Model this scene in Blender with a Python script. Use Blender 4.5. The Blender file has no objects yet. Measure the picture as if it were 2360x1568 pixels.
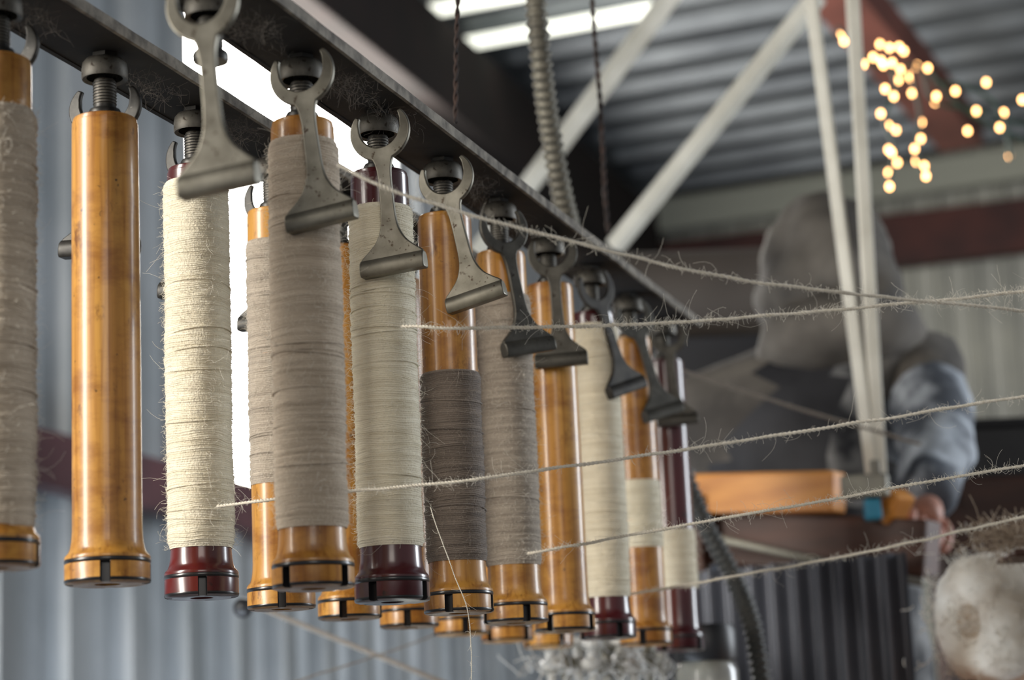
import bpy, bmesh, math, random
from mathutils import Vector, Matrix, noise
random.seed(7)
S = bpy.context.scene
S.view_settings.view_transform = 'Standard'
COL = S.collection
# ------------------------------------------------------------------ camera
FPX = 5000.0
A, PT, RL = math.radians(18.0), math.radians(11.46), math.radians(2.5)
CAMZ = 0.95
F = Vector((-math.sin(A)*math.cos(PT), math.cos(A)*math.cos(PT), math.sin(PT)))
R0 = Vector((math.cos(A), math.sin(A), 0))
U0 = R0.cross(F)
R = R0*math.cos(RL) - U0*math.sin(RL)
U = U0*math.cos(RL) + R0*math.sin(RL)
C = Vector((0, 0, CAMZ))
def W(px, py, d):
    """point placed on the camera ray through an image pixel, at an assumed depth"""
    return C + d*(F + (px-1180)/FPX*R + (784-py)/FPX*U)
cd = bpy.data.cameras.new('camera'); cam = bpy.data.objects.new('camera', cd); COL.objects.link(cam)
m = Matrix((R, U, -F)).transposed().to_4x4(); m.translation = C
cam.matrix_world = m
cd.sensor_width = 36; cd.lens = FPX/2360*36; cd.clip_start = .05
cd.dof.use_dof = True; cd.dof.focus_distance = 1.93; cd.dof.aperture_fstop = 4.8
S.camera = cam
# ------------------------------------------------------------------ materials
def M(name, c1, c2=None, scale=(1,1,1), ns=5, detail=4, rough=.6, metal=0, bump=0, bdist=.001, coat=0,
      lo=.35, hi=.65, spot=None, spotscale=60, spot_t=.68, emis=None, es=0, sheen=0, bscale=None, coord='Object', grain=None):
    mt = bpy.data.materials.new(name); mt.use_nodes = True
    nt = mt.node_tree; N = nt.nodes; L = nt.links
    b = N['Principled BSDF']
    b.inputs['Base Color'].default_value = (*c1, 1)
    b.inputs['Roughness'].default_value = rough
    b.inputs['Metallic'].default_value = metal
    b.inputs['Coat Weight'].default_value = coat
    b.inputs['Coat Roughness'].default_value = .16
    b.inputs['Sheen Weight'].default_value = sheen
    if emis: b.inputs['Emission Color'].default_value = (*emis, 1); b.inputs['Emission Strength'].default_value = es
    if c2 or bump or spot:
        tc = N.new('ShaderNodeTexCoord'); mp = N.new('ShaderNodeMapping'); mp.inputs['Scale'].default_value = scale
        L.new(tc.outputs[coord], mp.inputs[0])
        nz = N.new('ShaderNodeTexNoise'); nz.inputs['Scale'].default_value = ns; nz.inputs['Detail'].default_value = detail
        L.new(mp.outputs[0], nz.inputs['Vector'])
        cur = None
        if c2:
            cr = N.new('ShaderNodeValToRGB'); cr.color_ramp.elements[0].position = lo; cr.color_ramp.elements[1].position = hi
            cr.color_ramp.elements[0].color = (*c1, 1); cr.color_ramp.elements[1].color = (*c2, 1)
            L.new(nz.outputs['Fac'], cr.inputs[0]); cur = cr.outputs[0]
            L.new(cur, b.inputs['Base Color'])
        if grain:      # long dark streaks running up the timber + broad wear patches
            def layer(sc, lo_, hi_, dark, det, fac, rgh=.5):
                nonlocal cur
                m3 = N.new('ShaderNodeMapping'); m3.inputs['Scale'].default_value = sc; m3.inputs['Location'].default_value = (grain*3.7, grain*1.3, grain*2.1); L.new(tc.outputs[coord], m3.inputs[0])
                n3 = N.new('ShaderNodeTexNoise'); n3.inputs['Scale'].default_value = 1; n3.inputs['Detail'].default_value = det; n3.inputs['Roughness'].default_value = rgh; L.new(m3.outputs[0], n3.inputs['Vector'])
                r3 = N.new('ShaderNodeValToRGB'); r3.color_ramp.elements[0].position = lo_; r3.color_ramp.elements[1].position = hi_
                r3.color_ramp.elements[0].color = (1,1,1,1); r3.color_ramp.elements[1].color = (*dark,1); L.new(n3.outputs['Fac'], r3.inputs[0])
                a1 = N.new('ShaderNodeMix'); a1.data_type = 'RGBA'; a1.blend_type = 'MULTIPLY'; a1.inputs[0].default_value = fac
                L.new(cur, a1.inputs[6]); L.new(r3.outputs[0], a1.inputs[7]); cur = a1.outputs[2]
            layer((240,240,9), .48, .75, (.62,.50,.36), 5, 1)
            layer((16,16,30), .48, .64, (.58,.46,.32), 7, .9, .65)
            layer((60,60,24), .58, .68, (.28,.18,.12), 8, .85, .7)
            L.new(cur, b.inputs['Base Color'])
        if spot:
            n2 = N.new('ShaderNodeTexNoise'); n2.inputs['Scale'].default_value = spotscale; n2.inputs['Detail'].default_value = 6
            L.new(tc.outputs[coord], n2.inputs['Vector'])
            r2 = N.new('ShaderNodeValToRGB'); r2.color_ramp.elements[0].position = spot_t; r2.color_ramp.elements[1].position = spot_t+.07
            L.new(n2.outputs['Fac'], r2.inputs[0])
            mx = N.new('ShaderNodeMix'); mx.data_type = 'RGBA'
            L.new(r2.outputs[0], mx.inputs[0]); mx.inputs[6].default_value = (*c1, 1)
            if cur: L.new(cur, mx.inputs[6])
            mx.inputs[7].default_value = (*spot, 1)
            L.new(mx.outputs[2], b.inputs['Base Color'])
        if bump:
            bp = N.new('ShaderNodeBump'); bp.inputs['Strength'].default_value = bump; bp.inputs['Distance'].default_value = bdist
            src = nz
            if bscale:
                src = N.new('ShaderNodeTexNoise'); src.inputs['Scale'].default_value = bscale; src.inputs['Detail'].default_value = 3
                L.new(tc.outputs[coord], src.inputs['Vector'])
            L.new(src.outputs['Fac'], bp.inputs['Height']); L.new(bp.outputs[0], b.inputs['Normal'])
    return mt
wood = [M('honey_varnished_wood_%d'%i, a, b, scale=(26,26,3.2), ns=1.8, detail=6, rough=.40, coat=.38, lo=.3, hi=.75, spot=(.07,.028,.008), spotscale=150+30*i, spot_t=.68, bump=.2, bdist=.0005, grain=i+1)
        for i, (a, b) in enumerate([((.66,.34,.065),(.48,.205,.028)), ((.58,.28,.048),(.40,.16,.022)), ((.68,.36,.075),(.52,.23,.035))])]
maroon = M('maroon_lacquered_wood', (.085,.006,.008), (.035,.004,.006), scale=(10,10,3), ns=2, rough=.28, coat=.7, spot=(.02,.005,.005), spotscale=90)
redm = M('oxblood_lacquered_wood', (.15,.012,.008), (.06,.006,.006), scale=(10,10,3), ns=2, rough=.28, coat=.7, spot=(.02,.005,.005), spotscale=90)
blk = M('black_band_notch_shade', (.012,.011,.012), rough=.3, coat=.4)
def yarnmat(n, a, b): return M(n, a, b, scale=(9,9,300), ns=1.0, detail=8, rough=.95, sheen=.3, bump=.9, bdist=.0011, bscale=600, lo=.25, hi=.75)
y_grey = yarnmat('greige_wool', (.68,.575,.45), (.41,.33,.245))
y_cream = yarnmat('cream_wool', (.94,.88,.71), (.70,.63,.47))
y_dark = yarnmat('dark_grey_brown_wool', (.29,.235,.19), (.115,.088,.070))
y_mid = yarnmat('mid_grey_wool', (.55,.475,.385), (.30,.25,.20))
strandm = M('spun_wool_yarn', (.90,.85,.74), (.74,.68,.56), ns=400, rough=.95, sheen=.3)
rodm = M('brown_cord', (.26,.22,.18), ns=400, rough=.9)
fuzzm = M('wool_fibre', (.90,.85,.74), rough=.9)
fuzzd = M('dark_wool_fibre', (.42,.36,.30), rough=.9)
lintm = M('dusty_lint', (.16,.14,.12), rough=.95)
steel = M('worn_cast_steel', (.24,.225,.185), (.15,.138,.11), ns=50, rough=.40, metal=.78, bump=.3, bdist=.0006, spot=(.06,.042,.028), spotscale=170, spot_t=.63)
steelm = M('shaded_cast_steel', (.12,.113,.096), (.07,.066,.056), ns=50, rough=.48, metal=.7, bump=.3, bdist=.0006, spot=(.03,.022,.016), spotscale=170, spot_t=.63)  # darker copy of the fork steel, shade put into the colour of far forks
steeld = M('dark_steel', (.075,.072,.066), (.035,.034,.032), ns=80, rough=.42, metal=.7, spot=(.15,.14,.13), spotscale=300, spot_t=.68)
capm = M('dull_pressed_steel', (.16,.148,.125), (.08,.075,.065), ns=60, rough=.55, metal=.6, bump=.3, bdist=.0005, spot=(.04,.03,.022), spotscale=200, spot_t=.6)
steelo = M('deep_shaded_steel', (.065,.060,.052), (.032,.030,.027), ns=60, rough=.5, metal=.6)  # darkest fork steel, its colour lowered to stand in for shade
rail_dark = M('oily_black_rail', (.010,.010,.011), (.022,.020,.018), ns=25, rough=.8, spot=(.05,.045,.038), spotscale=120, spot_t=.68)
rail_lip = M('dusty_rail_edge', (.27,.245,.205), (.09,.08,.068), ns=70, detail=8, rough=.85, bump=.5, bdist=.001)
# ------------------------------------------------------------------ mesh helpers
def link(o, parent=None):
    COL.objects.link(o)
    if parent: o.parent = parent
    return o
def empty(name, loc=(0,0,0)):
    e = bpy.data.objects.new(name, None); e.empty_display_size = .02; e.location = loc; COL.objects.link(e); return e
def mobj(name, verts, faces, mats, midx=None, parent=None, smooth=True, loc=None):
    me = bpy.data.meshes.new(name); me.from_pydata([tuple(v) for v in verts], [], faces)
    for mm in (mats if isinstance(mats, (list, tuple)) else [mats]): me.materials.append(mm)
    if midx: me.polygons.foreach_set('material_index', midx)
    if smooth: me.polygons.foreach_set('use_smooth', [True]*len(me.polygons))
    me.update(); bm = bmesh.new(); bm.from_mesh(me); bmesh.ops.recalc_face_normals(bm, faces=bm.faces); bm.to_mesh(me); bm.free()
    o = bpy.data.objects.new(name, me); link(o, parent)
    if loc is not None: o.location = loc
    return o
def sharp(o, ang=35):
    o.data.set_sharp_from_angle(angle=math.radians(ang)); return o
def lathe(prof, n=48, rfun=None, angs=None):
    angs = angs or [2*math.pi*i/n for i in range(n)]
    n = len(angs); V = []; Fc = []; ri = []
    for k, (r, z) in enumerate(prof):
        for t in angs:
            rr = rfun(k, r, z, t) if rfun else r
            V.append((rr*math.cos(t), rr*math.sin(t), z))
    for k in range(len(prof)-1):
        for i in range(n):
            j = (i+1) % n
            Fc.append((k*n+i, k*n+j, (k+1)*n+j, (k+1)*n+i)); ri.append((k, i))
    return V, Fc, ri
def lathe_obj(name, prof, mats, n=40, midf=None, parent=None, loc=None, ang=35):
    V, Fc, ri = lathe(prof, n)
    mi = [midf(k) for k, _ in ri] if midf else None
    return sharp(mobj(name, V, Fc, mats, mi, parent, loc=loc), ang)
def curve(name, splines, rad, mat, parent=None, res=2, cyc=False, bres=2, typ='POLY', radii=None):
    cu = bpy.data.curves.new(name, 'CURVE'); cu.dimensions = '3D'; cu.bevel_depth = rad; cu.bevel_resolution = bres
    cu.use_fill_caps = True; cu.resolution_u = res
    for si, pts in enumerate(splines):
        if typ == 'POLY':
            s = cu.splines.new('POLY'); s.points.add(len(pts)-1)
            for i, p in enumerate(pts):
                s.points[i].co = (*p, 1)
                if radii: s.points[i].radius = radii[i]
        else:
            s = cu.splines.new('BEZIER'); s.bezier_points.add(len(pts)-1)
            for i, p in enumerate(pts):
                b = s.bezier_points[i]; b.co = p; b.handle_left_type = b.handle_right_type = 'AUTO'
        s.use_cyclic_u = cyc; s.use_smooth = True
    cu.materials.append(mat)
    return link(bpy.data.objects.new(name, cu), parent)
def beam(name, p1, p2, w, h, mat, parent=None, bev=.004, up=(0,0,1)):
    p1, p2 = Vector(p1), Vector(p2); d = p2-p1; ln = d.length; d.normalize()
    x = d.cross(Vector(up)).normalized(); z = x.cross(d)
    V = []
    for t in (0, ln):
        for sx, sz in ((-1,-1),(1,-1),(1,1),(-1,1)):
            V.append(p1 + d*t + x*sx*w/2 + z*sz*h/2)
    o = mobj(name, V, [(0,1,2,3),(4,5,6,7),(0,1,5,4),(1,2,6,5),(2,3,7,6),(3,0,4,7)], mat, parent=parent, smooth=False)
    if bev: bm = o.modifiers.new('bevel', 'BEVEL'); bm.width = bev; bm.segments = 2
    return o
def catmull(pts, n):
    out = []; P = [pts[0]] + list(pts) + [pts[-1]]
    for i in range(1, len(P)-2):
        for k in range(n):
            t = k/n; p0, p1, p2, p3 = [Vector(q) for q in P[i-1:i+3]]
            out.append(.5*((2*p1)+(-p0+p2)*t+(2*p0-5*p1+4*p2-p3)*t*t+(-p0+3*p1-3*p2+p3)*t**3))
    out.append(Vector(pts[-1])); return out
def rv(s=1): return Vector((random.gauss(0,s), random.gauss(0,s), random.gauss(0,s)))
def hair(p, d, ln, curl=.6, n=5):
    pts = [p.copy()]; d = d.normalized(); bend = rv(curl)
    for i in range(n-1):
        p = p + d*ln/(n-1); d = (d + bend*.5 + rv(.15)).normalized(); pts.append(p.copy())
    return pts
# ------------------------------------------------------------------ bobbins
L = .3785; RB = .0325; RBAR = .0262
def bobbin(loc, mat, yarn=None, ymat=None, fmat=fuzzm, sc=(1,1,1), fat=0., rot=None, seed=0, lump=1.0):
    rnd = random.Random(seed+11)
    e = empty('yarn_bobbin' if yarn else 'wooden_bobbin', loc); e.rotation_euler = (0,0,rnd.uniform(0,6.28) if rot is None else rot)
    e.scale = sc
    prof = [(.010,.02),(.010,0),(.0300,0),(.0320,.0008),(RB,.0024),(RB,.0030),(.0322,.0034),(.0322,.0150),(.0318,.0158),(.0324,.0166),(.0324,.0186),(.0320,.0192),
            (.0322,.0208),(.0312,.0226),(.0292,.0246),(.0278,.028),(.0268,.034),(.0263,.042),(RBAR,.06),(RBAR,.2),(.0260,.3),(.0257,L-.010),(.0256,L-.0045),(.0250,L-.0040),(.0250,L-.003),(.0246,L-.0008),(.0235,L),(.008,L),(.008,L-.01)]
    angs = []; nq = 4; nw = .11
    for q in range(nq):
        c = q*math.pi/2
        angs += [c-nw-.012, c-nw, c, c+nw, c+nw+.012]
        for k in range(1, 11): angs.append(c+nw+.012 + (math.pi/2-2*nw-.024)*k/11)
    def isn(t):
        return any(abs(((t-q*math.pi/2+math.pi) % (2*math.pi))-math.pi) <= nw+.001 for q in range(nq))
    def rf(k, r, z, t):
        if isn(t) and 2 <= k <= 7: return min(r, .0255)
        return r
    V, Fc, ri = lathe(prof, rfun=rf, angs=angs)
    mi = []
    for k, i in ri:
        nt_ = isn(angs[i]) or isn(angs[(i+1) % len(angs)])
        if k in (3,4,5) or k in (8,9,10): mi.append(1)
        elif nt_ and 2 <= k <= 7: mi.append(1)  # notch insides painted black, standing in for shade in the recess
        else: mi.append(0)
    sharp(mobj('turned_spool', V, Fc, [mat, blk], mi, e), 40)
    if yarn:
        z0, z1 = yarn[0]*L, yarn[1]*L
        pitch = .00175; k4 = 4; nr = int((z1-z0)/pitch*k4); n = 44
        r0 = RBAR + .0022 + fat; V = []; Fc = []
        for k in range(nr+1):
            f = k/nr; z = z0 + (z1-z0)*f; ph = k/k4
            endt = min(1, f*nr/12, (1-f)*nr/12)
            fr = ph-int(ph); h1 = random.Random(int(ph)*7+seed).uniform(-.0004,.0004); h2 = random.Random((int(ph)+1)*7+seed).uniform(-.0004,.0004)
            h = (h1*(1-fr)+h2*fr)*lump
            for i in range(n):
                t = 2*math.pi*i/n
                ct, sn = math.cos(t), math.sin(t)
                nz = noise.noise(Vector((ct*1.2, sn*1.2, z*16+seed*3.1)))
                n3 = noise.noise(Vector((ct*3.2, sn*3.2, z*260+seed)))
                n4 = noise.noise(Vector((ct*1.1+5, sn*1.1, z*60+seed)))
                r = r0 + .00042*math.cos(2*math.pi*ph)*(1+.6*n3) + h + nz*(.0012*lump+fat*.3) + n3*.00045*lump
                r = RBAR + .0003 + (r-RBAR-.0003)*(.25+.75*endt)
                zz = z + (.0026*n4 + .0006*n3)*endt*lump
                V.append((r*ct, r*sn, zz))
        for k in range(nr):
            for i in range(n):
                j = (i+1) % n; Fc.append((k*n+i, k*n+j, (k+1)*n+j, (k+1)*n+i))
        mobj('wound_yarn', V, Fc, ymat, parent=e)
        hs = []
        for _ in range(int(3800*(z1-z0)/.3)):
            t = rnd.uniform(0, 6.283); z = rnd.uniform(z0, z1)
            d = Vector((math.cos(t), math.sin(t), 0)); p = d*(r0-.0002) + Vector((0,0,z))
            hs.append(hair(p, d*.5 + rv(.6), rnd.uniform(.002,.0080) if rnd.random() < .95 else rnd.uniform(.012,.030), .8, 5))
        curve('fuzz', hs, .00009, fmat, e, bres=0)
        ws = []
        for _ in range(8):
            zc = rnd.uniform(z0+.01, z1-.01); ph = rnd.uniform(0,6.28); am = rnd.uniform(.0005,.0045)
            ws.append([Vector(((r0+.0003)*math.cos(t), (r0+.0003)*math.sin(t), zc+am*math.sin(t+ph))) for t in [2*math.pi*i/40 for i in range(40)]])
        curve('loose_wraps', ws, .00075, ymat, e, cyc=True, bres=1)
    return e
def hanger(loc):
    e = empty('bobbin_hanger', loc)   # origin = bobbin top
    lathe_obj('stem_sleeve', [(.004,.0002),(.0128,.0002),(.0136,.002),(.0136,.006),(.0125,.008),(.0098,.009),(.0092,.012),(.0092,.032),(.0086,.034),(.006,.036),(.006,.045),(.001,.045)], [steeld, capm],
              n=28, midf=lambda k: 1 if 6 <= k <= 7 else 0, parent=e)
    rings = [[Vector((.0094*math.cos(t), .0094*math.sin(t), .013+.0026*i)) for t in [2*math.pi*j/24 for j in range(24)]] for i in range(8)]
    curve('spring_coils', rings, .0006, steeld, e, cyc=True, bres=1)
    lathe_obj('bell_cap', [(.0150,.036),(.0186,.0345),(.0192,.036),(.0192,.043),(.0184,.0485),(.0160,.0515),(.010,.0525),(.0085,.054),(.0085,.0565),(.001,.0565)], capm, n=36, parent=e, ang=50)
    lathe_obj('mount_nut', [(.001,.0535),(.0115,.0535),(.0115,.0570),(.001,.0570)], steeld, n=6, parent=e)
    return e
def forkobj(loc, yaw, swing, sc=(1,1,1), mt=None):
    """open-ended crescent, waisted stem, flared foot; origin = crescent centre, face normal -Y local"""
    mt = mt or steel
    e = empty('hanger_fork', loc)
    e.rotation_euler = (Matrix.Rotation(yaw,3,'Z') @ Matrix.Rotation(-swing,3,'Y')).to_euler()
    e.scale = sc if isinstance(sc, tuple) else (sc,)*3
    ro, rin = .0285, .0195; g0 = math.radians(40)
    out = []
    for k in range(19):
        t = g0 + (math.radians(-70)-g0)*k/18
        out.append((ro*math.cos(t), ro*math.sin(t)*.96))
    stem = [(.0082,-.0290),(.0068,-.036),(.0062,-.046),(.0064,-.062),(.0070,-.080),(.0090,-.0915),(.0140,-.1015),(.0210,-.1085),(.0278,-.1140),(.0296,-.1170),(.0296,-.124)]
    st = catmull([(a,b,0) for a,b in stem], 4)
    out += [(p.x, p.y) for p in st]
    right = out[:]
    full = right + [(-x, z) for x, z in reversed(right)]
    inner = []
    gi = math.radians(33)
    for k in range(25):
        t = math.pi-gi + (math.pi+2*gi)*k/24
        q = min(k, 24-k); sh = .0020*max(0, 1-q/3)
        inner.append(((rin+sh)*math.cos(t), .0045 + (rin+sh)*math.sin(t)))
    full += inner
    bm = bmesh.new(); th = .0050
    vs = [bm.verts.new((x, -th/2, z)) for x, z in full]
    f = bm.faces.new(vs); r = bmesh.ops.extrude_face_region(bm, geom=[f])
    bmesh.ops.translate(bm, verts=[v for v in r['geom'] if isinstance(v, bmesh.types.BMVert)], vec=(0, th, 0))
    bmesh.ops.recalc_face_normals(bm, faces=bm.faces); me = bpy.data.meshes.new('fork_plate'); bm.to_mesh(me); bm.free()
    me.materials.append(mt); o = link(bpy.data.objects.new('fork_plate', me), e)
    bv = o.modifiers.new('bevel','BEVEL'); bv.width = .0012; bv.segments = 3; bv.limit_method = 'ANGLE'; bv.angle_limit = math.radians(50)
    me.polygons.foreach_set('use_smooth', [True]*len(me.polygons)); me.set_sharp_from_angle(angle=math.radians(40))
    # foot: thick square-ended bar, rounded along its length
    V = []; n = 9
    for i in range(n):
        x = -.0302 + .0604*i/(n-1)
        sec = [(-.0030,-.1165),(-.0058,-.1195),(-.0068,-.1240),(-.0066,-.1295),(-.0050,-.1318),(.0050,-.1318),(.0066,-.1295),(.0068,-.1240),(.0058,-.1195),(.0030,-.1165)]
        for y, z in sec: V.append((x, y, z))
    Fc = []; K = 10
    for i in range(n-1):
        for k in range(K): Fc.append((i*K+k, i*K+(k+1)%K, (i+1)*K+(k+1)%K, (i+1)*K+k))
    Fc += [tuple(range(K)), tuple(range((n-1)*K, n*K))]
    o = mobj('fork_foot', V, Fc, mt, parent=e); bv = o.modifiers.new('bevel','BEVEL'); bv.width = .0012; bv.segments = 3; bv.limit_method = 'ANGLE'; bv.angle_limit = math.radians(60)
    sharp(o, 45)
    return e
# --- world layout: two parallel rails running along +Y
DZ = .1668
FB = W(723, 1358, 1.69)          # base of the first bobbin on the near rail
BB = W(248, 1348, 1.73)          # base of the first full bobbin on the far rail
SB = 1.022
fy = lambda i: FB.y + DZ*i
by = lambda i: BB.y + DZ*i
fronts = {0:(wood[1],(.123,.953),y_grey,fuzzm,.0002), 1:(maroon,(.123,.913),y_cream,fuzzm,0), 2:(wood[1],(.125,.594),y_dark,fuzzd,0), 3:(wood[0],(.150,.877),y_mid,fuzzm,0),
          4:(wood[0],None,None,None,0), 5:(maroon,(.123,.96),y_cream,fuzzm,0), 6:(wood[1],(.31,.527),y_cream,fuzzm,-.0012), 7:(maroon,(.21,.41),y_cream,fuzzm,-.0008)}
for i, (mt, yr, ym, fm, fat) in fronts.items():
    bobbin((FB.x, fy(i), FB.z), mt, yr, ym, fm, fat=fat, seed=i)
backs = {-1:(wood[0],(.073,.894),y_grey,fuzzm,.0012), 0:(wood[0],None,None,None,0), 1:(redm,(.11,.965),y_cream,fuzzm,.0006), 2:(wood[0],(.304,.918),y_mid,fuzzm,-.0012),
         3:(wood[0],None,None,None,0),4:(wood[1],None,None,None,0),5:(wood[0],None,None,None,0),6:(wood[1],None,None,None,0),7:(wood[0],None,None,None,0)}
for i, (mt, yr, ym, fm, fat) in backs.items():
    s = 1.06 if i == 0 else 1.0
    bobbin((BB.x, by(i), BB.z), mt, yr, ym, fm, fat=fat, seed=20+i, sc=(s,s,SB), rot=.45 if i == 0 else None, lump=1.9 if i == -1 else 1)
for i in range(-1, 8): hanger((FB.x, fy(i), FB.z+L))
for i in range(-1, 8): hanger((BB.x, by(i), BB.z+L*SB))
rad = math.radians
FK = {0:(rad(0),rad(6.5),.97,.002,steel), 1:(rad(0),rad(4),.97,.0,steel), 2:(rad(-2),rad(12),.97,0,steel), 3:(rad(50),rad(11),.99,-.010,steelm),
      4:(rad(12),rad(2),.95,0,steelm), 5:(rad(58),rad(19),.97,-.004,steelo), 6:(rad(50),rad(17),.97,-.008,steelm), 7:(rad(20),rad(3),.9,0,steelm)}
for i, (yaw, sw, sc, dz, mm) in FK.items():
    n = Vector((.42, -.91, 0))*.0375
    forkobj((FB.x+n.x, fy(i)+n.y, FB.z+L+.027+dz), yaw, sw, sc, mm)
forkobj((FB.x+.052, fy(-1)-.118, FB.z+L+.027-.028), rad(0), rad(4.5), (.96,1,1.03), steel)
for i in range(-1, 8):
    n = Vector((-.47, .88, 0))*.037
    forkobj((BB.x+n.x, by(i)+n.y, BB.z+L*SB+.022), rad(0), rad(-3), (1.2,1,.98) if i <= 0 else 1.0, steeld)
# --- rails
def rail(name, x, z, y0, y1):
    e = empty(name, (x, y0, z))
    ln = y1-y0; n = 60
    def strip(nm, sec, mt):
        V = []; Fc = []; k = len(sec)
        for i in range(n+1):
            for a, b in sec:
                V.append((a, ln*i/n, b+.0006*noise.noise(Vector((a*50, i*.7, b*90)))))
        for i in range(n):
            for q in range(k): Fc.append((i*k+q, i*k+(q+1)%k, (i+1)*k+(q+1)%k, (i+1)*k+q))
        Fc += [tuple(range(k)), tuple(range(n*k, (n+1)*k))]
        return mobj(nm, V, Fc, mt, parent=e, smooth=False)
    strip('web_plate', [(-.034,.0),(.034,.0),(.034,.006),(-.034,.006)], rail_dark)
    strip('outer_lip', [(.034,-.002),(.0375,-.002),(.038,.0075),(.034,.008)], rail_lip)
    strip('inner_flange', [(-.034,-.001),(-.034,.030),(-.039,.030),(-.039,-.001)], rail_dark)
    hs = []
    for k in range(9):
        yy = DZ*k + .36; c = Vector((random.uniform(-.01,.025), yy + random.uniform(-.04,.05), -.006))
        for _ in range(130):
            hs.append(hair(c + Vector((random.gauss(0,.009), random.gauss(0,.020), random.gauss(-.005,.005))), rv(1), random.uniform(.006,.02), 1.2, 6))
    curve('lint_and_cobweb', hs, .00009, lintm, e, bres=0)
    return e
ZF = FB.z + L + .0575
ZB = BB.z + L*SB + .0575
rail('creel_rail', FB.x, ZF, fy(-5), fy(7)+.07)
rail('creel_rail', BB.x, ZB, by(-5), by(7)+.12)
# ------------------------------------------------------------------ yarn strands
def strand(pts, name='yarn_strand', r=.00094, tw=.0062, fuzz=380, mt=None):
    P = catmull(pts, 60); ln = sum((P[i+1]-P[i]).length for i in range(len(P)-1))
    nturn = ln/tw; npt = int(nturn*7)
    cum = [0]
    for i in range(len(P)-1): cum.append(cum[-1]+(P[i+1]-P[i]).length)
    spl = [[], []]; j = 0; hs = []
    sd = random.uniform(0, 99)
    for k in range(npt+1):
        s = ln*k/npt
        while j < len(cum)-2 and cum[j+1] < s: j += 1
        p = P[j].lerp(P[j+1], (s-cum[j])/max(1e-6, cum[j+1]-cum[j])); t = (P[j+1]-P[j]).normalized()
        a = t.cross(Vector((0,0,1))).normalized(); b = t.cross(a)
        p = p + b*.0011*noise.noise(Vector((s*30, sd, 0))) + a*.0006*noise.noise(Vector((s*40, sd, 9)))
        th = 2*math.pi*s/tw*(1+.1*noise.noise(Vector((s*9, sd, 4))))
        rr = r*.72*(1+.6*noise.noise(Vector((s*60, sd, 2))))
        for q in (0, 1):
            spl[q].append(p + rr*(math.cos(th+q*math.pi)*a + math.sin(th+q*math.pi)*b))
        nh = fuzz/npt*(1+.9*noise.noise(Vector((s*14, sd, 7)))); nh = int(nh) + (random.random() < nh-int(nh))
        for _ in range(nh):
            hs.append(hair(p, t*random.choice((-1,1))*.9 + rv(.6), random.uniform(.003,.010) if random.random() < .95 else random.uniform(.014,.032), .9, 6))
    e = empty(name, P[0])
    curve('plies', [[q-P[0] for q in s] for s in spl], r, mt or strandm, e, bres=1)
    curve('loose_fibres', [[q-P[0] for q in s] for s in hs], .00009, fuzzm, e, bres=0)
strand([W(778,380,1.672), W(940,452,1.67), W(1300,552,1.69), W(1740,650,1.73), W(2400,720,1.8)], fuzz=600)
strand([W(925,752,1.822), W(1100,756,1.80), W(1500,747,1.79), W(1950,712,1.8), W(2400,670,1.82)], fuzz=1500)
strand([W(500,1168,1.865), W(640,1150,1.84), W(830,1131,1.812), W(1090,1105,1.80), W(1700,1018,1.79), W(2400,908,1.79)], fuzz=1000)
strand([W(1215,1277,2.115), W(1300,1262,2.10), W(1740,1182,2.05), W(2400,1066,1.95)], fuzz=1100)
strand([W(1452,1370,2.40), W(1560,1352,2.38), W(2000,1272,2.3), W(2400,1182,2.15)], fuzz=900)
strand([W(1560,850,3.0), W(1800,930,3.1), W(2120,1024,3.2)], r=.0016, fuzz=30, mt=rodm)
strand([W(992,1170,1.93), W(1040,1310,1.92), W(1080,1420,1.91), W(1087,1600,1.91)], r=.0003, tw=.004, fuzz=40)
strand([W(670,1575,2.7), W(860,1515,2.8), W(1000,1465,2.9)], r=.0008, fuzz=20, mt=rodm)
# ------------------------------------------------------------------ building shell (X = across, Y = along rails)
XW, YE = -2.6, 10.0
ZR = CAMZ + 2.72; RS = .03
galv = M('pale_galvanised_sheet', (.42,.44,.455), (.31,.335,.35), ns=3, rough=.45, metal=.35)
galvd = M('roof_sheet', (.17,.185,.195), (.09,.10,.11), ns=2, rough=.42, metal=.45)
wallend = M('weathered_end_sheet', (.50,.50,.44), (.38,.385,.35), ns=3, rough=.55, metal=.1)
redp = M('red_oxide_steel', (.085,.022,.016), (.045,.013,.011), ns=5, rough=.65)
browns = M('brown_oxide_steel', (.016,.009,.0075), (.009,.006,.005), ns=5, rough=1)
purp = M('purple_primer_girt', (.15,.062,.070), (.09,.042,.05), ns=4, rough=.5)
conc = M('concrete_floor', (.16,.15,.14), (.09,.085,.08), ns=3, rough=.8, bump=.2)
def ribs(a0, a1, step, dep):
    out = []; a = a0
    while a < a1:
        w = step
        out += [(a, 0), (a+w*.50, 0), (a+w*.58, dep*.35), (a+w*.64, 0), (a+w*.72, 0), (a+w*.80, dep), (a+w*.92, dep)]
        a += step
    out.append((a1, 0)); return out
def sheet(name, prof, levels, fn, mat, skip=None):
    V = []; Fc = []; n = len(levels)
    for a, dd in prof:
        for l in levels: V.append(fn(a, dd, l))
    for i in range(len(prof)-1):
        for k in range(n-1):
            if skip and skip((prof[i][0]+prof[i+1][0])/2, (levels[k]+levels[k+1])/2): continue
            Fc.append((i*n+k, i*n+k+1, (i+1)*n+k+1, (i+1)*n+k))
    return mobj(name, V, Fc, mat, smooth=False)
wy0, wy1, wz0, wz1 = 5.1, 6.75, CAMZ+.80, CAMZ+2.34
sheet('wall_left', ribs(0, YE, .30, .06), [0, wz0, wz1, ZR], lambda a, d, l: (XW+d, a, l), galv, lambda a, z: wy0 < a < wy1 and wz0 < z < wz1)
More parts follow.
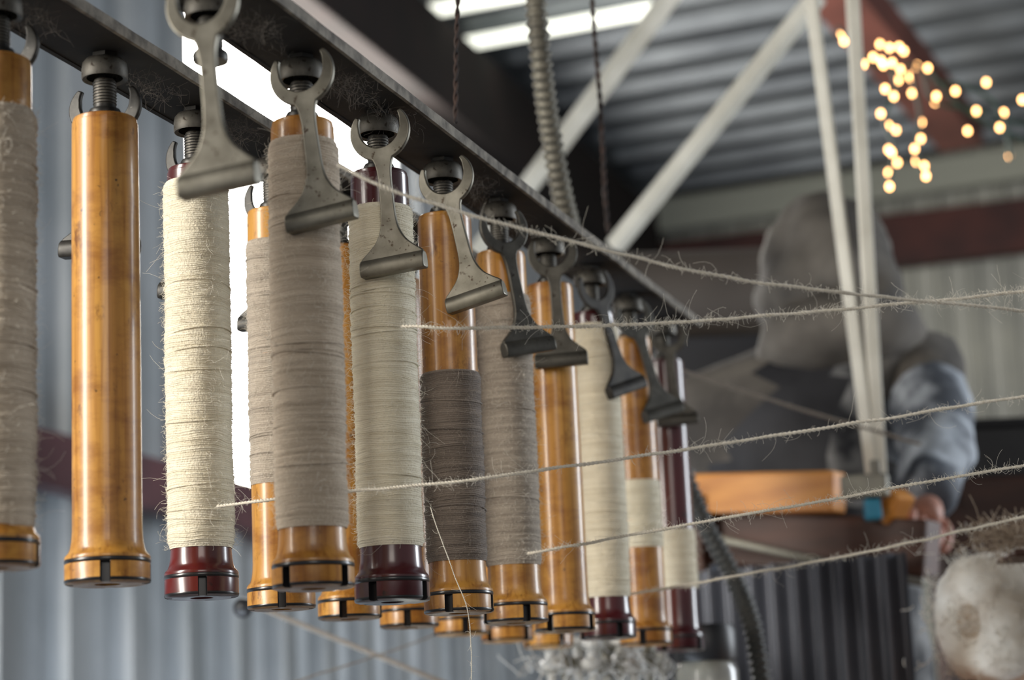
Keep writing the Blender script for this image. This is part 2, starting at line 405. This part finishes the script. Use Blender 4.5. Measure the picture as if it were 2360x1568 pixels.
sheet('wall_far', ribs(XW, 5, .15, .03), [0, ZR+.3], lambda a, d, l: (a, YE-d, l), wallend)
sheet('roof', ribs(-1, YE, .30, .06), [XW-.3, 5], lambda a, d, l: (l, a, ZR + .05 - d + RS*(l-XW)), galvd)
mobj('floor', [(XW,-3,0),(5,-3,0),(5,YE,0),(XW,YE,0)], [(0,1,2,3)], conc, smooth=False)
e = empty('window_1', (XW, (wy0+wy1)/2, wz0))
pane = M('sunlit_window_pane', (.9,.9,.9), emis=(1,.96,.90), es=20)
hw = (wy1-wy0)/2; hh = wz1-wz0
mobj('pane', [(-.02,-hw,0),(-.02,hw,0),(-.02,hw,hh),(-.02,-hw,hh)], [(0,1,2,3)], pane, parent=e, smooth=False)
for nm, a, b in (('sill',(0,-hw,0),(0,hw,0)),('head',(0,-hw,hh),(0,hw,hh)),('jamb_1',(0,-hw,0),(0,-hw,hh)),('jamb_2',(0,hw,0),(0,hw,hh))):
    beam(nm, a, b, .05, .05, browns if nm == 'head' else galv, e, up=(1,0,0))
def cchannel(name, p1, p2, h, d, mat, face):
    e = empty(name, p1); p1 = Vector(p1); p2 = Vector(p2)-p1; z0 = Vector((0,0,0)); f = Vector(face)
    beam('web', z0, p2, .006, h, mat, e, bev=.001)
    beam('top_flange', z0+Vector((0,0,h/2))+f*d/2, p2+Vector((0,0,h/2))+f*d/2, d, .006, mat, e, bev=.001)
    beam('bottom_flange', z0-Vector((0,0,h/2))+f*d/2, p2-Vector((0,0,h/2))+f*d/2, d, .006, mat, e, bev=.001)
cchannel('wall_girt', (XW+.14,-.5,CAMZ+.745), (XW+.14,YE-.2,CAMZ+.745), .12, .07, purp, (-1,0,0))
cchannel('eave_beam', (XW+.18,-.5,CAMZ+2.47), (XW+.18,YE-.2,CAMZ+2.47), .32, .1, browns, (-1,0,0))
cchannel('end_wall_beam', (XW+.1,YE-.16,CAMZ+2.37), (5,YE-.16,CAMZ+2.41), .24, .1, redp, (0,1,0))
pale = M('pale_trim_paint', (.36,.37,.31), ns=3, rough=.6)
beam('trim_1', (XW+.1,YE-.2,CAMZ+2.61), (1.0,YE-.2,CAMZ+2.69), .05, .15, pale)
sky = M('translucent_roof_panel', (.9,.9,.85), emis=(.98,1,.86), es=1.7)
for k, (ya, yb) in enumerate(((6.86,6.99),(7.24,7.38))):
    zz = lambda x: ZR - .02 + RS*(x-XW)
    x1 = -1.75 if k else -2.15
    mobj('skylight_panel', [(XW+.1,ya,zz(XW+.1)),(x1,ya,zz(x1)),(x1,yb,zz(x1)),(XW+.1,yb,zz(XW+.1))], [(0,1,2,3)], sky, smooth=False)
cch = M('brown_red_rafter_paint', (.19,.065,.048), (.12,.042,.032), ns=4, rough=.55)
beam('diagonal_rafter', W(1880,-90,6.6), W(2215,310,8.4), .17, .12, cch)
# ------------------------------------------------------------------ truss rods, wires, conduit
white = M('chalky_white_paint', (.80,.77,.67), (.62,.59,.50), ns=9, rough=.6)
beam('truss_brace', W(1560,-30,4.6), W(1100,585,4.9), .038, .03, white)
beam('truss_brace', W(1885,-10,4.0), W(1415,570,4.2), .034, .028, white)
e = empty('v_hanger_rods', W(2025,1100,3.3))
o = e.location
for nm, a in (('rod_1', W(1862,-60,3.35)), ('rod_2', W(1962,-60,3.35))):
    b = W(2012 if nm == 'rod_1' else 2028, 1100, 3.3)
    beam(nm, a-o, b-o, .021, .012, white, e)
def twisted(name, p1, p2, r, mat):
    p1, p2 = Vector(p1), Vector(p2); d = (p2-p1); ln = d.length; t = d.normalized(); a = t.cross(Vector((0,1,0))).normalized(); b = t.cross(a)
    n = int(ln/.004); sp = [[], []]
    for k in range(n):
        s = ln*k/n; th = s/.03*2*math.pi
        wob = a*.004*noise.noise(Vector((s*8,1,1)))
        for q in (0,1): sp[q].append(t*s + wob + r*(math.cos(th+q*math.pi)*a+math.sin(th+q*math.pi)*b))
    e = empty(name, p1); curve('wires', sp, r, mat, e, bres=1)
rust = M('rusty_wire', (.06,.035,.027), (.025,.018,.016), ns=50, rough=.7, metal=.4)
twisted('suspension_wire', W(1058,-60,2.25), W(1048,292,2.22), .0014, rust)
twisted('suspension_wire', W(1362,-60,2.85), W(1403,545,2.72), .0018, rust)
def ribbed(name, pts, r, mat, step=.012):
    P = catmull(pts, 40); e = empty(name, P[0]); V = []; Fc = []; n = 20
    ln = sum((P[i+1]-P[i]).length for i in range(len(P)-1)); k = 0; s = 0; j = 0; acc = [0]
    for i in range(len(P)-1): acc.append(acc[-1]+(P[i+1]-P[i]).length)
    m_ = int(ln/step*6)
    for k in range(m_+1):
        s = ln*k/m_
        while j < len(acc)-2 and acc[j+1] < s: j += 1
        p = P[j].lerp(P[j+1], (s-acc[j])/(acc[j+1]-acc[j])); t = (P[j+1]-P[j]).normalized()
        a = t.cross(Vector((0,1,.2))).normalized(); b = t.cross(a)
        rr = r*(1 + .15*math.cos(2*math.pi*s/step))
        for i in range(n):
            th = 2*math.pi*i/n; V.append(p-P[0] + rr*(a*math.cos(th)+b*math.sin(th)))
    for k in range(m_):
        for i in range(n): Fc.append((k*n+i, k*n+(i+1)%n, (k+1)*n+(i+1)%n, (k+1)*n+i))
    mobj('ribbed_tube', V, Fc, mat, parent=e)
condm = M('dusty_flex_conduit', (.20,.185,.145), (.11,.10,.08), ns=20, rough=.55, metal=.4)
hosem = M('black_ribbed_hose', (.035,.037,.036), (.07,.07,.065), ns=20, rough=.5)
ribbed('flexible_conduit', [W(1228,-80,2.7), W(1245,120,2.7), W(1268,300,2.75), W(1300,470,2.8), W(1345,640,2.9)], .0128, condm, .0125)
ribbed('flexible_hose', [W(1575,1090,3.0), W(1625,1210,3.0), W(1690,1330,3.0), W(1735,1450,2.95), W(1765,1640,2.9)], .0125, hosem, .011)
# ------------------------------------------------------------------ fairy lights
bulbs = [(1940,78),(1945,95),(1990,148),(2012,132),(2028,102),(2050,110),(2083,118),(2056,145),(2075,160),(2097,176),(2113,152),(2138,157),(2070,185),(2102,215),(2060,222),(2040,205),(2030,262),(2048,290),(2065,300),(2123,282),(2122,320),(2108,343),(2055,352),(2068,375),(2048,398),(2112,372),(2130,383),(2134,406),(2050,430),(2036,150),(2155,235),
         (2202,210),(2158,222),(2273,190),(2250,256),(2230,302),(2313,260),(2304,294),(2327,360),(2356,230),(2030,140),(2072,108),(2048,345),(2100,180)]
e = empty('fairy_lights', W(2060,200,4.6))
bm = bmesh.new()
for x, y in bulbs:
    mt = Matrix.Translation(W(x, y, 4.6+random.uniform(-.3,.3))-e.location) @ Matrix.Diagonal((1,1,1.4,1))
    bmesh.ops.create_icosphere(bm, subdivisions=2, radius=.0050, matrix=mt)
me = bpy.data.meshes.new('bulbs'); bm.to_mesh(me); bm.free()
me.materials.append(M('warm_bulb_glass', (1,.7,.3), emis=(1,.50,.18), es=13)); link(bpy.data.objects.new('bulbs', me), e)
green = M('green_light_wire', (.02,.06,.045), rough=.5)
ws = [[W(x,y,4.62)-e.location for x,y in q] for q in ([(1930,60),(2000,140),(2060,160),(2110,150),(2150,230),(2250,255),(2370,290)],[(2040,130),(2065,200),(2040,270),(2060,340),(2045,440)],[(2100,170),(2120,280),(2110,350),(2135,410)],[(2150,190),(2230,200),(2300,250),(2330,370)],[(2130,150),(2220,250),(2370,330)])]
curve('wire', ws, .004, green, e, typ='BEZIER', res=8)
# ------------------------------------------------------------------ bench, clamp, partition, boxes
owood = M('orange_pine', (.78,.32,.055), (.60,.22,.032), scale=(4,4,30), ns=2, rough=.4, coat=.3)
bwood = M('dark_brown_wood', (.095,.034,.018), (.05,.019,.011), scale=(3,3,20), ns=2, rough=.5)
greyp = M('grey_clamp_metal', (.32,.31,.25), (.22,.21,.18), ns=20, rough=.5, metal=.3)
bluep = M('blue_tape', (.03,.25,.40), rough=.5)
e = empty('wooden_frame', W(1800,1150,3.35)); o = e.location
beam('top_rail', W(1560,1142,3.40)-o, W(1935,1135,3.25)-o, .05, .062, owood, e)
beam('end_block', W(2050,1158,3.23)-o, W(2075,1180,3.21)-o, .04, .05, owood, e)
beam('lower_brace', W(1640,1240,3.4)-o, W(2150,1267,3.2)-o, .06, .085, bwood, e)
beam('raking_strut', W(1620,1235,3.30)-o, W(2130,1345,3.15)-o, .02, .012, greyp, e)
beam('frame_post', W(1585,1142,3.36)-o, Vector((W(1585,1142,3.36).x, W(1585,1142,3.36).y, 0))-o, .05, .05, bwood, e, up=(0,1,0))
e = empty('rod_clamp', W(2000,1120,3.22)); o = e.location
beam('clamp_body', W(1940,1125,3.21)-o, W(2048,1118,3.19)-o, .03, .034, greyp, e)
beam('clamp_tape', W(1992,1176,3.20)-o, W(2030,1174,3.20)-o, .025, .032, bluep, e)
beam('clamp_bolt', W(2015,1060,3.19)-o, W(2018,1100,3.19)-o, .016, .016, greyp, e)
cp = M('small_corrugated_sheet', (.16,.17,.20), (.09,.095,.115), ns=5, rough=.4, metal=.4)
pl, pr = W(1590,1350,3.30), W(2100,1350,3.12)
prof = [(k/140, .012*math.cos(2*math.pi*k/14)) for k in range(141)]
nrm = (pr-pl).cross(Vector((0,0,1))).normalized()
V = []; Fc = []
for a, dd in prof:
    p = pl.lerp(pr, a) + nrm*dd
    V += [(p.x,p.y,pl.z+.02), (p.x,p.y,0)]
for i in range(140): Fc.append((2*i,2*i+1,2*i+3,2*i+2))
mobj('corrugated_partition', V, Fc, cp)
blackm = M('black_plastic', (.012,.012,.014), (.03,.03,.032), ns=8, rough=.4)
def box(name, c, sx, sy, sz, mat, parent=None, rz=0, bev=.006):
    V = [Vector((x*sx/2, y*sy/2, z*sz/2)) for x in (-1,1) for y in (-1,1) for z in (-1,1)]
    q = Matrix.Rotation(rz, 3, 'Z'); V = [q@v for v in V]
    o = mobj(name, V, [(0,1,3,2),(4,5,7,6),(0,1,5,4),(2,3,7,6),(0,2,6,4),(1,3,7,5)], mat, parent=parent, smooth=False, loc=c)
    bv = o.modifiers.new('bevel','BEVEL'); bv.width = bev; bv.segments = 3
    return o
p = W(2340,1065,4.2); e = empty('storage_crate', p)
box('crate_body', (0,0,0), .24, .3, .10, blackm, e, rz=A); box('crate_rim', (0,0,.055), .26, .32, .018, blackm, e, rz=A)
e = empty('wooden_cabinet', (p.x, p.y, 0))
box('cabinet_body', (0,0,(p.z-.05)/2), .30, .36, p.z-.05, bwood, e, rz=A); box('cabinet_door', (0,-.18,(p.z-.05)/2), .24, .02, p.z-.15, bwood, e, rz=A)
# ------------------------------------------------------------------ rolled fleece on a shelf, tangle
fc = W(2222,1436,2.70); e = empty('fleece_wool_roll', fc); o = e.location
V, Fc, ri = lathe([(.001,.012),(.012,.012),(.022,.008),(.034,.0),(.050,-.004),(.066,.004),(.079,.022),(.086,.055),(.086,.16),(.080,.20),(.055,.215),(.02,.22)], 80)
V = [Vector(v) for v in V]
V = [v*(1 + .16*noise.noise(v*22) + .08*noise.noise(v*60)) for v in V]
q = Vector((.66,.72,.08)).to_track_quat('Z','Y').to_matrix()
conem = M('cream_fleece', (.92,.87,.77), (.64,.55,.44), ns=18, rough=.95, bump=.9, bdist=.008, sheen=.3)
corem = M('tan_inner_fleece', (.56,.44,.32), (.40,.30,.20), ns=25, rough=.9)
VV = [q@v for v in V]; zmin = min(v.z for v in VV)
mobj('wound_fleece', VV, Fc, [conem, corem], [1 if k < 2 else 0 for k,_ in ri], parent=e)
hs = []
for _ in range(1000):
    t = random.uniform(0,6.28)
    if random.random() < .45: p0 = Vector((random.gauss(0,.042), random.gauss(0,.042), .004))
    else: p0 = Vector((.082*math.cos(t), .082*math.sin(t), random.uniform(.02,.19)))
    hs.append([p for p in hair(q@p0, rv(1), .018, 1.0, 6)])
curve('fleece_wisps', hs, .0005, conem, e, bres=0)
stp = fc.z + zmin
sp = W(2290,1602,2.86)
box('wooden_shelf', (sp.x,sp.y,stp-.025), .36, .4, .05, owood, rz=A)
box('shelf_pedestal', (sp.x,sp.y,(stp-.05)/2), .26, .30, stp-.05, bwood, rz=A)
tw = M('brown_tangled_wool', (.50,.40,.30), (.30,.22,.15), ns=30, rough=.9)
hs = []; c = W(2325,1240,2.50)
for _ in range(260): hs.append(hair(c+Vector((random.gauss(0,.020),random.gauss(0,.02),random.gauss(0,.008))), rv(1), .03, 1.3, 10))
curve('wool_tangle', hs, .0005, tw, bres=0)
box('wool_shelf', c+Vector((.06,.02,-.022)), .14, .1, .008, bwood, rz=A)
# ------------------------------------------------------------------ machine bed with jar and spindles (bottom edge of the view)
p = W(1625,1470,2.9); bedz = p.z-.13
bc = W(1450,1560,2.98)
e = empty('machine_bed', (bc.x, bc.y, 0))
box('bed_top', (0,0,bedz-.02), .62, .34, .04, greyp, e, rz=A)
for sx in (-1,1):
    q2 = R0*sx*.26; box('bed_leg', (q2.x,q2.y,(bedz-.04)/2), .06, .26, bedz-.04, greyp, e, rz=A)
e = empty('lidded_jar', (p.x, p.y, bedz))
glassy = M('pale_jar_label', (.42,.42,.36), (.2,.2,.2), ns=14, rough=.25, coat=.6)
lathe_obj('jar_body', [(.001,0),(.038,0),(.042,.006),(.042,.085),(.036,.097),(.034,.1),(.001,.1)], glassy, parent=e)
lathe_obj('jar_lid', [(.001,.098),(.040,.098),(.042,.102),(.042,.138),(.038,.146),(.001,.146)], blackm, parent=e)
whm = M('white_nylon', (.72,.72,.69), (.5,.5,.48), ns=20, rough=.4)
gth = M('grey_loose_thread', (.50,.49,.46), rough=.9)
sb = W(1420,1530,3.0); e = empty('spindle_bank', (sb.x, sb.y, bedz)); o = e.location
for k in range(9):
    w_ = W(1270+32*k, 1522+random.uniform(-18,14), 2.94+.04*(k%3)); h_ = w_.z-bedz
    lathe_obj('spindle_%d'%(k+1), [(.001,0),(.014,0),(.014,.01),(.006,.015),(.006,h_-.02),(.015,h_-.015),(.016,h_-.006),(.008,h_),(.008,h_+.010),(.014,h_+.014),(.014,h_+.022),(.004,h_+.027),(.001,h_+.027)], greyp if k%3 == 1 else whm, n=20, parent=e, loc=(w_.x-o.x, w_.y-o.y, 0))
hs = []
for _ in range(90):
    w_ = W(random.uniform(1210,1520), 1545+random.gauss(0,22), 2.8+random.uniform(-.1,.1)); hs.append(hair(w_-o, rv(1), .05, 1.3, 10))
curve('loose_threads', hs, .0007, gth, e, bres=0)
e = empty('lever_with_knob', W(560,1402,2.9)); o = e.location
bm = bmesh.new(); bmesh.ops.create_uvsphere(bm, u_segments=20, v_segments=14, radius=.0135)
me = bpy.data.meshes.new('knob'); bm.to_mesh(me); bm.free(); me.materials.append(blackm); link(bpy.data.objects.new('knob', me), e)
beam('lever_arm', W(585,1395,2.9)-o, W(1250,1668,3.0)-o, .006, .006, rodm, e, bev=.001)
# dark machine behind the worker
e = empty('carding_machine', W(1600,900,4.6)); o = e.location
dk = M('machine_enamel', (.020,.020,.024), (.012,.012,.014), ns=3, rough=.45)
box('side_frame', W(1640,1040,4.6)-o, .34, .4, .42, dk, e, rz=A)
V, Fc, ri = lathe([(.01,-.2),(.10,-.2),(.105,-.19),(.105,.19),(.10,.2),(.01,.2)], 32)
q = R0.to_track_quat('Z','Y').to_matrix()
mobj('drum', [q@Vector(v) + (W(1640,690,4.6)-o) for v in V], Fc, M('drum_grey', (.09,.074,.062), ns=10, rough=.7), parent=e)
box('frame_leg', Vector((0,0,-.55)), .3, .3, .9, dk, e, rz=A)
# ------------------------------------------------------------------ worker (seen from behind, hood up)
jk = M('black_vest', (.012,.012,.015), (.035,.035,.04), ns=9, rough=.7)
jg = M('charcoal_patterned_fleece', (.022,.023,.027), (.24,.24,.24), ns=16, detail=2, rough=.8, lo=.42, hi=.66)
sl = M('grey_blue_sleeve', (.07,.08,.10), (.56,.61,.67), ns=13, rough=.7, lo=.42, hi=.66)
hd = M('grey_hood_fleece', (.17,.152,.13), (.06,.053,.047), ns=9, rough=.9)
skin = M('skin', (.50,.25,.18), (.42,.19,.14), ns=20, rough=.5)
jean = M('denim', (.03,.05,.10), ns=30, rough=.8)
boot = M('boot_leather', (.05,.03,.02), rough=.5)
hc = W(1900,640,3.75)
def at(dx, dy, z): return Vector((hc.x,hc.y,0)) + R0*dx + Vector((-R0.y,R0.x,0))*dy + Vector((0,0,z))
J = {'pel':(at(-.02,0,.98),.15),'spn':(at(-.03,-.01,1.18),.165),'chest':(at(-.05,0,1.40),.18),'up':(at(-.03,.03,1.56),.14),'neck':(at(0,.05,1.66),.075),
     'lsh':(at(-.21,.02,1.55),.095),'lel':(at(-.29,.18,1.34),.065),'lwr':(at(-.16,.40,1.30),.040),
     'rsh':(at(.16,0,1.59),.100),'rel':(W(2160,1020,3.54),.068),'rwr':(W(2140,1160,3.32),.043),
     'lhip':(at(-.12,0,.90),.10),'lkn':(at(-.13,-.03,.50),.07),'lan':(at(-.13,.02,.10),.05),'lto':(at(-.14,.20,.045),.045),
     'rhip':(at(.08,0,.90),.10),'rkn':(at(.10,-.03,.50),.07),'ran':(at(.11,.02,.10),.05),'rto':(at(.13,.20,.045),.045)}
E = [('pel','spn'),('spn','chest'),('chest','up'),('up','neck'),('up','lsh'),('lsh','lel'),('lel','lwr'),('up','rsh'),('rsh','rel'),('rel','rwr'),('pel','lhip'),('lhip','lkn'),('lkn','lan'),('lan','lto'),('pel','rhip'),('rhip','rkn'),('rkn','ran'),('ran','rto')]
def skinned(pts, edges, root):
    ks = list(pts); me = bpy.data.meshes.new('tmp'); me.from_pydata([tuple(pts[k][0]) for k in ks], [(ks.index(a), ks.index(b)) for a, b in edges], [])
    o = bpy.data.objects.new('tmp', me); COL.objects.link(o)
    o.modifiers.new('s','SKIN').use_smooth_shade = True
    for i, k in enumerate(ks):
        sv = me.skin_vertices[0].data[i]; sv.radius = (pts[k][1],)*2; sv.use_root = (k == root)
    ss = o.modifiers.new('ss','SUBSURF'); ss.levels = 2; ss.render_levels = 2
    dg = bpy.context.evaluated_depsgraph_get(); nm = bpy.data.meshes.new_from_object(o.evaluated_get(dg)); bpy.data.objects.remove(o)
    return nm
e = empty('worker_in_hood', (hc.x,hc.y,0)); o = e.location
nm = skinned(J, E, 'pel')
for mm in (jk, jg, sl, jean, boot, skin, hd): nm.materials.append(mm)
for v in nm.vertices:      # cloth folds
    if v.co.z > .95: v.co += v.normal*(.012*noise.noise(v.co*11) + .005*noise.noise(v.co*26))
def seg(p, a, b):
    a, b = J[a][0], J[b][0]; t = max(0, min(1, (p-a).dot(b-a)/(b-a).length_squared)); return (p-(a+(b-a)*t)).length
for pg in nm.polygons:
    p = pg.center; best = min(E, key=lambda q: seg(p, *q) / max(J[q[0]][1], J[q[1]][1])); mi = 0
    if best in (('rsh','rel'),('rel','rwr'),('lsh','lel'),('lel','lwr')): mi = 2
    elif best[1] in ('lhip','rhip','lkn','rkn','lan','ran'): mi = 3 if p.z < .98 else 0
    elif best[1] in ('lto','rto'): mi = 4
    elif best in (('up','neck'),('up','lsh'),('up','rsh')): mi = 6
    elif (p-at(0,0,0)).dot(R0) > -.01: mi = 1
    pg.material_index = mi; pg.use_smooth = True
nm.transform(Matrix.Translation(-o)); ob = bpy.data.objects.new('clothed_body', nm); link(ob, e)
fwd = Vector((-.55,.80,-.22)).normalized()
zz = (Vector((0,0,1)) - fwd*fwd.z).normalized(); xx = zz.cross(-fwd)
HM = Matrix((xx, -fwd, zz)).transposed()         # local -Y = face
hl = hc - o
def blob(name, c, s, mat, par, n=24, f=None):
    bm = bmesh.new(); bmesh.ops.create_uvsphere(bm, u_segments=n, v_segments=n//2+4, radius=1)
    for v in bm.verts:
        p = Vector((v.co.x*s[0], v.co.y*s[1], v.co.z*s[2]))
        if f: p = f(p)
        v.co = HM@(p+Vector(c)) + hl
    me = bpy.data.meshes.new(name); bm.to_mesh(me); bm.free(); me.materials.append(mat); me.polygons.foreach_set('use_smooth', [True]*len(me.polygons))
    return link(bpy.data.objects.new(name, me), par)
def headf(p):
    if p.z < -.02: p.x *= 1-.35*min(1,(-p.z-.02)/.1); p.y = p.y*(1-.12*min(1,(-p.z)/.1)) - .008
    if p.y < 0 and abs(p.x) < .02 and -.035 < p.z < .01: p.y -= .018*(1-abs(p.x)/.02)*(1-abs(p.z+.015)/.03)
    return p
blob('head', (0,0,-.005), (.076,.095,.115), skin, e, 36, headf)
for sx in (-1,1):
    blob('eye', (sx*.032,-.083,.002), (.012,.010,.008), whm, e, 12); blob('pupil', (sx*.032,-.092,.002), (.005,.003,.005), blackm, e, 10)
    blob('ear', (sx*.076,.012,-.01), (.010,.018,.030), skin, e, 12)
blob('mouth', (0,-.088,-.058), (.022,.006,.006), M('lips', (.35,.1,.09), rough=.5), e, 12)
def hoodf(p):
    if p.y < -.055: p.y = -.055 - (p.y+.055)*.4
    if p.z < .02: k = (.02-p.z)/.16; p.x *= 1+.40*k; p.y *= 1+.30*k
    r = noise.noise(p*16)*.014 + noise.noise(p*34)*.006
    return p*(1+r/.12)
blob('hood', (0,.012,.002), (.112,.124,.145), hd, e, 48, hoodf)
blob('hood_collar', (-.01,.035,-.135), (.145,.125,.065), hd, e, 32, lambda p: p*(1+noise.noise(p*20)*.12))
w = J['rwr'][0]; e1 = J['rel'][0]; d = (w-e1).normalized(); sd = d.cross(F).normalized(); dn = d.cross(sd)
H = {'w':(w,.024),'pm':(w+d*.040,.028),'kn':(w+d*.07,.025)}; HE = [('w','pm'),('pm','kn')]
hm = skinned(H, HE, 'w'); hm.materials.append(skin); hm.transform(Matrix.Translation(-o)); link(bpy.data.objects.new('palm', hm), e)
for k in range(5):
    if k < 4:
        b = w + d*.074 + sd*(.025-.0165*k); ln = (.032,.038,.036,.028)[k]
        P_ = {'a':(b-d*.015,.009),'b':(b+d*ln*.8,.0085),'c':(b+d*ln*1.2-dn*ln*.55,.008),'d':(b+d*ln*1.1-dn*ln*1.1,.007)}
    else:
        b = w + d*.03 + sd*.022
        P_ = {'a':(b,.011),'b':(b+sd*.018+d*.02,.0095),'c':(b+sd*.024+d*.042-dn*.01,.009),'d':(b+sd*.020+d*.058-dn*.02,.008)}
    fm_ = skinned(P_, [('a','b'),('b','c'),('c','d')], 'a'); fm_.materials.append(skin); fm_.transform(Matrix.Translation(-o))
    link(bpy.data.objects.new('thumb' if k == 4 else 'finger_%d'%(k+1), fm_), e)
# ------------------------------------------------------------------ light
wd = bpy.data.worlds.new('World'); S.world = wd; wd.use_nodes = True
bg = wd.node_tree.nodes['Background']; bg.inputs[0].default_value = (.92,.95,1,1); bg.inputs[1].default_value = .27
def area(name, loc, tgt, sx, sy, power, col):
    ld = bpy.data.lights.new(name,'AREA'); ld.shape = 'RECTANGLE'; ld.size = sx; ld.size_y = sy; ld.energy = power; ld.color = col
    o = bpy.data.objects.new(name, ld); COL.objects.link(o); o.location = loc
    o.rotation_euler = (Vector(tgt)-Vector(loc)).to_track_quat('-Z','Y').to_euler(); return o
area('door_daylight', (3.0, 5.4, 2.1), (-.6, 2.2, 1.3), 1.2, 2.4, 150, (.88,.94,1))
area('side_window_daylight', (-2.2,.3,1.9), (-.6, 2.0, 1.25), .5, 1.4, 68, (1,.95,.87))
area('camera_side_fill', (.9,-1.8,2.3), (-.6, 2.0, 1.3), 1.2, 1.2, 19, (1,.93,.84))  # added weak fill lamp from behind the camera, no real opening there
area('wall_fill_light', (-1.6, 2.2, .3), (-2.6, 5.5, 1.0), 1.5, .8, 38, (.76,.87,1))  # added cool lamp that brightens the lower left wall
